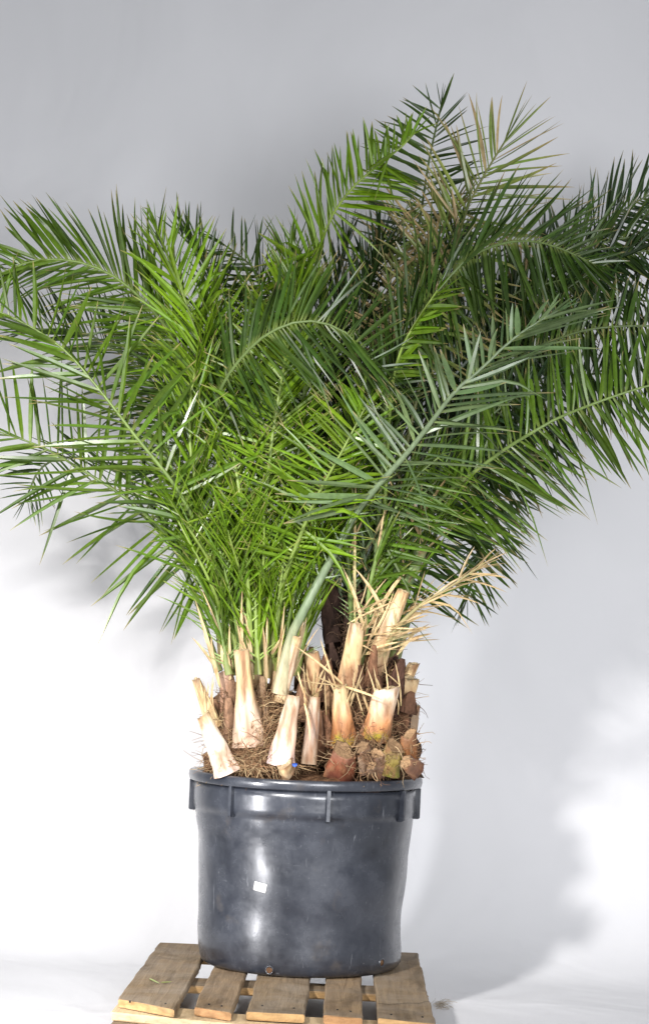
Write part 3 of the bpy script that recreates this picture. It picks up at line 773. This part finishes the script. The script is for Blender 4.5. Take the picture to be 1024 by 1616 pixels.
SR((582, 1010, -.04), (580, 945, -.04), 34, 22, [(.42, .3, .2), GY, (.5, .38, .26)], flare=1)
SR((512, 1170, -.16), (508, 1120, -.17), 34, 26, [(.14, .06, .03), (.2, .1, .05), (.24, .13, .07)], flare=1, cut=(.3, .18, .1))
# low chopped blocks along the front of the rim
rb_ = random.Random(12)
for (x, y, x1, y1, w0_, c0_, c1_, tl) in ((534, 1220, 543, 1187, 62, (.07, .022, .015), (.22, .07, .035), -.5), (577, 1212, 570, 1181, 52, (.16, .10, .07), (.26, .18, .12), .35),
                                     (600, 1218, 595, 1190, 36, (.08, .04, .025), (.2, .12, .08), -.3), (612, 1214, 624, 1180, 50, (.14, .14, .02), (.26, .2, .05), -.55),
                                     (642, 1200, 645, 1160, 40, (.16, .06, .02), (.26, .11, .04), .6), (592, 1220, 586, 1209, 30, (.2, .13, .08), (.3, .2, .13), .2), (655, 1216, 640, 1204, 40, (.12, .05, .03), (.2, .1, .06), .3)):
    SR((x, y, -.24), (x1, y1, -.28), w0_ * .85, w0_ * .62, [c0_, c1_, mixc(c1_, (.2, .13, .09), .5)], flare=1, thick=.5, tilt=tl, tilt2=-.7, cut=mulc((.34, .21, .11), rb_.uniform(.6, 1.15)), name='chopped_leaf_base', poly=rb_.choice((3, 4, 5, 7)))
# old dark sheaths around the trunks
random.seed(99)


def sheath(parent, base, x, y, dy, h, w_, lean, c_):
    k = mpp(dy); p0 = P(x, y, dy); up = Vector((lean, -.15 + random.uniform(-.1, .1), 1)).normalized()
    path = [p0 + up * (h * k * i / 6) + Vector((lean * .02, 0, 0)) * (i / 6) ** 2 for i in range(7)]
    mb = MB(); sweep(mb, path, lambda q: w_ * k * .5 * (1 - .75 * q ** 1.5) + .001, lambda q: w_ * k * .16 + .001, lambda q, a: mulc(c_, .8 + .5 * q + .2 * math.sin(a * 3)), ns=10, rough=.35, seed=x)
    mb.build('old_sheath', m_trunk, parent, base=base)


for i in range(26):
    x = random.uniform(345, 478); sheath(palmL, BL, x, random.uniform(1120, 1205), random.uniform(-.18, .02), random.uniform(35, 80), random.uniform(16, 34), (x - 412) / 300, random.choice(((.26, .15, .09), (.2, .12, .07), (.34, .22, .13))))
for i in range(40):
    x = random.uniform(508, 645); sheath(palmR, BR, x, random.uniform(1080, 1205), random.uniform(-.2, .02), random.uniform(30, 70), random.uniform(18, 36), (x - 578) / 260, random.choice(((.12, .06, .035), (.09, .045, .03), (.22, .11, .06), (.28, .17, .09))))
for i in range(24):
    x = random.uniform(470, 522); sheath(palmR if i % 2 else palmL, BR if i % 2 else BL, x, random.uniform(1085, 1210), random.uniform(-.14, .0), random.uniform(35, 75), random.uniform(20, 34), 0.0, random.choice(((.12, .06, .035), (.16, .09, .05), (.22, .12, .07))))
for i in range(30):
    x = random.uniform(525, 612); sheath(palmR, BR, x, random.uniform(960, 1080), random.uniform(-.07, .05), random.uniform(40, 85), random.uniform(16, 32), (x - 565) / 170, random.choice(((.05, .028, .02), (.07, .04, .028), (.14, .08, .05))))


# hairy brown fibre
def fibres(parent, base, n, region, cols, lpx, name='fibre_mat', wmul=1.0):
    mb = MB()
    for _ in range(n):
        x, y, dy = region(); p = P(x, y, dy); k = mpp(dy); L = random.uniform(*lpx) * k; st = 5
        d = Vector((random.gauss(0, 1), random.gauss(-.2, .6), random.gauss(.1, .75))).normalized(); wv = random.uniform(.5, 1.0) * k * wmul; c_ = mulc(random.choice(cols), random.uniform(.6, 1.3)); vs = []
        for i in range(st + 1):
            r = wv * (1 - .6 * i / st); s = d.cross(Vector((.3, 1, .2))).normalized(); u = s.cross(d)
            for a in (0, 2.09, 4.19): vs.append(tuple(p + s * r * math.cos(a) + u * r * math.sin(a)))
            p = p + d * (L / st); d = (d + Vector((random.gauss(0, .35), random.gauss(0, .35), random.gauss(0, .35) - .06))).normalized()
        mb.add(vs, [(i * 3 + j, i * 3 + (j + 1) % 3, i * 3 + 3 + (j + 1) % 3, i * 3 + 3 + j) for i in range(st) for j in range(3)], c_)
    o = mb.build(name, m_fibre, parent, base=base); o['kind'] = 'stuff'; return o


FB = ((.30, .17, .09), (.40, .25, .13), (.20, .11, .06), (.5, .36, .2))


def regL():
    t = random.random() ** 1.4; y = 1214 - t * 120; hw = 82 - 38 * t; u = random.uniform(-1, 1)
    return 411 + hw * u, y, -.02 - .24 * math.sqrt(max(0, 1 - u * u)) * (1 - .55 * t) + random.uniform(-.01, .03)


def regR():
    t = random.random() ** 1.1; y = 1216 - t * 150; hw = 74 - 12 * t; u = random.uniform(-1, 1)
    return 578 + hw * u, y, 0 - .25 * math.sqrt(max(0, 1 - u * u)) * (1 - .5 * t) + random.uniform(-.01, .03)


def regT():
    t = random.random(); y = 1080 - t * 150; hw = 50 - 22 * t; u = random.uniform(-1, 1)
    return 568 + hw * u, y, .03 - .1 * math.sqrt(max(0, 1 - u * u))


fibres(palmL, BL, 2600, regL, FB, (18, 55))
fibres(palmR, BR, 2300, regR, FB[:1] + ((.14, .07, .04), (.2, .11, .06), (.42, .28, .15)), (14, 50))
fibres(palmR, BR, 230, lambda: (random.uniform(510, 655), random.uniform(1170, 1210), random.uniform(-.29, -.22)), ((.30, .19, .1), (.14, .08, .045), (.42, .3, .17)), (16, 42))
fibres(palmR, BR, 700, regT, ((.06, .035, .025), (.12, .07, .045), (.2, .13, .08)), (14, 45))


# loose straw: dry leaflets and spines around the bases
def straw(parent, base, items, name='dry_leaflet'):
    for (x0, y0, d0, x1, y1, d1, w_, c_) in items:
        mb = MB(); a, b_ = P(x0, y0, d0), P(x1, y1, d1); k = mpp(d0); d = b_ - a
        leaflet(mb, a, d, Vector((1, -.4, .3)), d.length, w_ * k, c_, mulc(c_, .8), 0.0, Vector((random.gauss(0, .12), random.gauss(0, .1), random.gauss(-.04, .12))), .8)
        mb.build(name, m_stub, parent, base=base)


random.seed(5)
ST = (.60, .45, .24)
it = []
for _ in range(24):
    x = random.uniform(335, 470); x1 = x + (x - 405) * .35 + random.gauss(0, 14)
    it.append((x, random.uniform(1030, 1090), -.14, x1, random.uniform(930, 1010), -.17, random.uniform(3, 7), mulc(ST, random.uniform(.7, 1.2))))
for _ in range(10):
    x = random.uniform(318, 345); it.append((x, random.uniform(1120, 1140), -.18, x - random.uniform(-6, 18), random.uniform(1045, 1085), -.2, random.uniform(2, 4), mulc(ST, random.uniform(.7, 1.1))))
straw(palmL, BL, it)
it = [(593, 1005, -.12, 583, 785, -.2, 6, (.62, .45, .25)), (560, 985, -.12, 556, 740, -.18, 5, (.5, .42, .2)), (575, 1000, -.14, 553, 880, -.2, 6, ST), (610, 985, -.14, 586, 890, -.2, 7, ST),
      (600, 960, -.15, 640, 880, -.2, 6, ST), (640, 985, -.18, 560, 1000, -.2, 5, ST), (540, 1080, -.24, 480, 1020, -.3, 5, ST), (537, 1086, -.24, 490, 1062, -.3, 4, ST), (545, 1084, -.24, 600, 1100, -.28, 4, ST),
      (540, 1082, -.24, 470, 1078, -.3, 4, ST), (530, 1085, -.25, 505, 1010, -.3, 4, ST), (480, 1110, -.28, 498, 1165, -.3, 4, ST), (470, 1060, -.24, 480, 1110, -.28, 3, ST)]
for _ in range(60):
    x = random.uniform(545, 645); y = random.uniform(960, 1040); a = R(random.uniform(0, 75)); l = random.uniform(35, 90)
    it.append((x, y, -.14, x + l * math.cos(a), y - l * math.sin(a), random.uniform(-.25, -.1), random.uniform(2.5, 6), mulc(ST, random.uniform(.7, 1.2))))
for _ in range(30):
    x = random.uniform(480, 640); it.append((x, random.uniform(1080, 1130), -.2, x + random.uniform(-35, 30), random.uniform(1030, 1090), -.25, random.uniform(2, 4), mulc(ST, random.uniform(.6, 1.1))))
straw(palmR, BR, it)

# ------------------------------------------------------------------ small loose things
c0 = P(465, 1208, -.285); mb = MB()
vs = [(c0.x + .007 * math.cos(a) * (1 + .4 * math.sin(3 * a)), c0.y + .003 * math.sin(a), c0.z + .006 * math.sin(a) * (1 + .3 * math.cos(2 * a))) for a in [j * math.pi / 5 for j in range(10)]]
vs += [(q[0], q[1] + .004, q[2] + .001) for q in vs]
mb.add(vs, [tuple(range(10)), tuple(range(19, 9, -1))] + [(j, (j + 1) % 10, 10 + (j + 1) % 10, 10 + j) for j in range(10)], (.1, .2, .6))
tag(mb.build('plastic_scrap', m_blue, origin=c0), 'tiny blue plastic scrap on the soil at the pot rim', 'scrap')


def onz(px, py, z):
    v = ray(px, py); return CAM + v * ((z - CAM.z) / v.z)


for (a, b_) in (((236, 1545), (252, 1553)), ((254, 1551), (272, 1550))):
    p, q = onz(*a, zt + .004), onz(*b_, zt + .005); mb = MB()
    leaflet(mb, p, q - p, Vector((0, 1, 0)), (q - p).length, .007, (.35, .42, .14), TIP, 0, Vector(), .9)
    tag(mb.build('leaf_scrap', m_leaf, origin=p), 'pale green leaf scrap lying on the left pallet board', 'leaf scrap', 'leaf scraps on the pallet')
mb = MB(); random.seed(3)
p0 = onz(690, 1588, .004)
for _ in range(46):
    p = p0 + Vector((random.gauss(0, .008), random.gauss(0, .03), .002)); d = Vector((random.uniform(.2, 1), random.gauss(0, .7), random.uniform(0, .5))).normalized(); c_ = mulc((.42, .36, .28), random.uniform(.7, 1.2)); L = random.uniform(.02, .06); vs = []
    for i in range(6):
        for a in (0, 2.09, 4.19): vs.append((p.x, p.y + .0006 * math.cos(a), max(.002, p.z) + .0006 * math.sin(a)))
        p = p + d * L / 5; d = (d + Vector((random.gauss(0, .3), random.gauss(0, .3), random.gauss(-.12, .2)))).normalized()
    mb.add(vs, [(i * 3 + j, i * 3 + (j + 1) % 3, i * 3 + 3 + (j + 1) % 3, i * 3 + 3 + j) for i in range(5) for j in range(3)], c_)
tag(mb.build('fibre_tuft', m_fibre, origin=p0), 'wispy pale tuft of fibre on the floor beside the right edge of the pallet', 'fibre tuft')
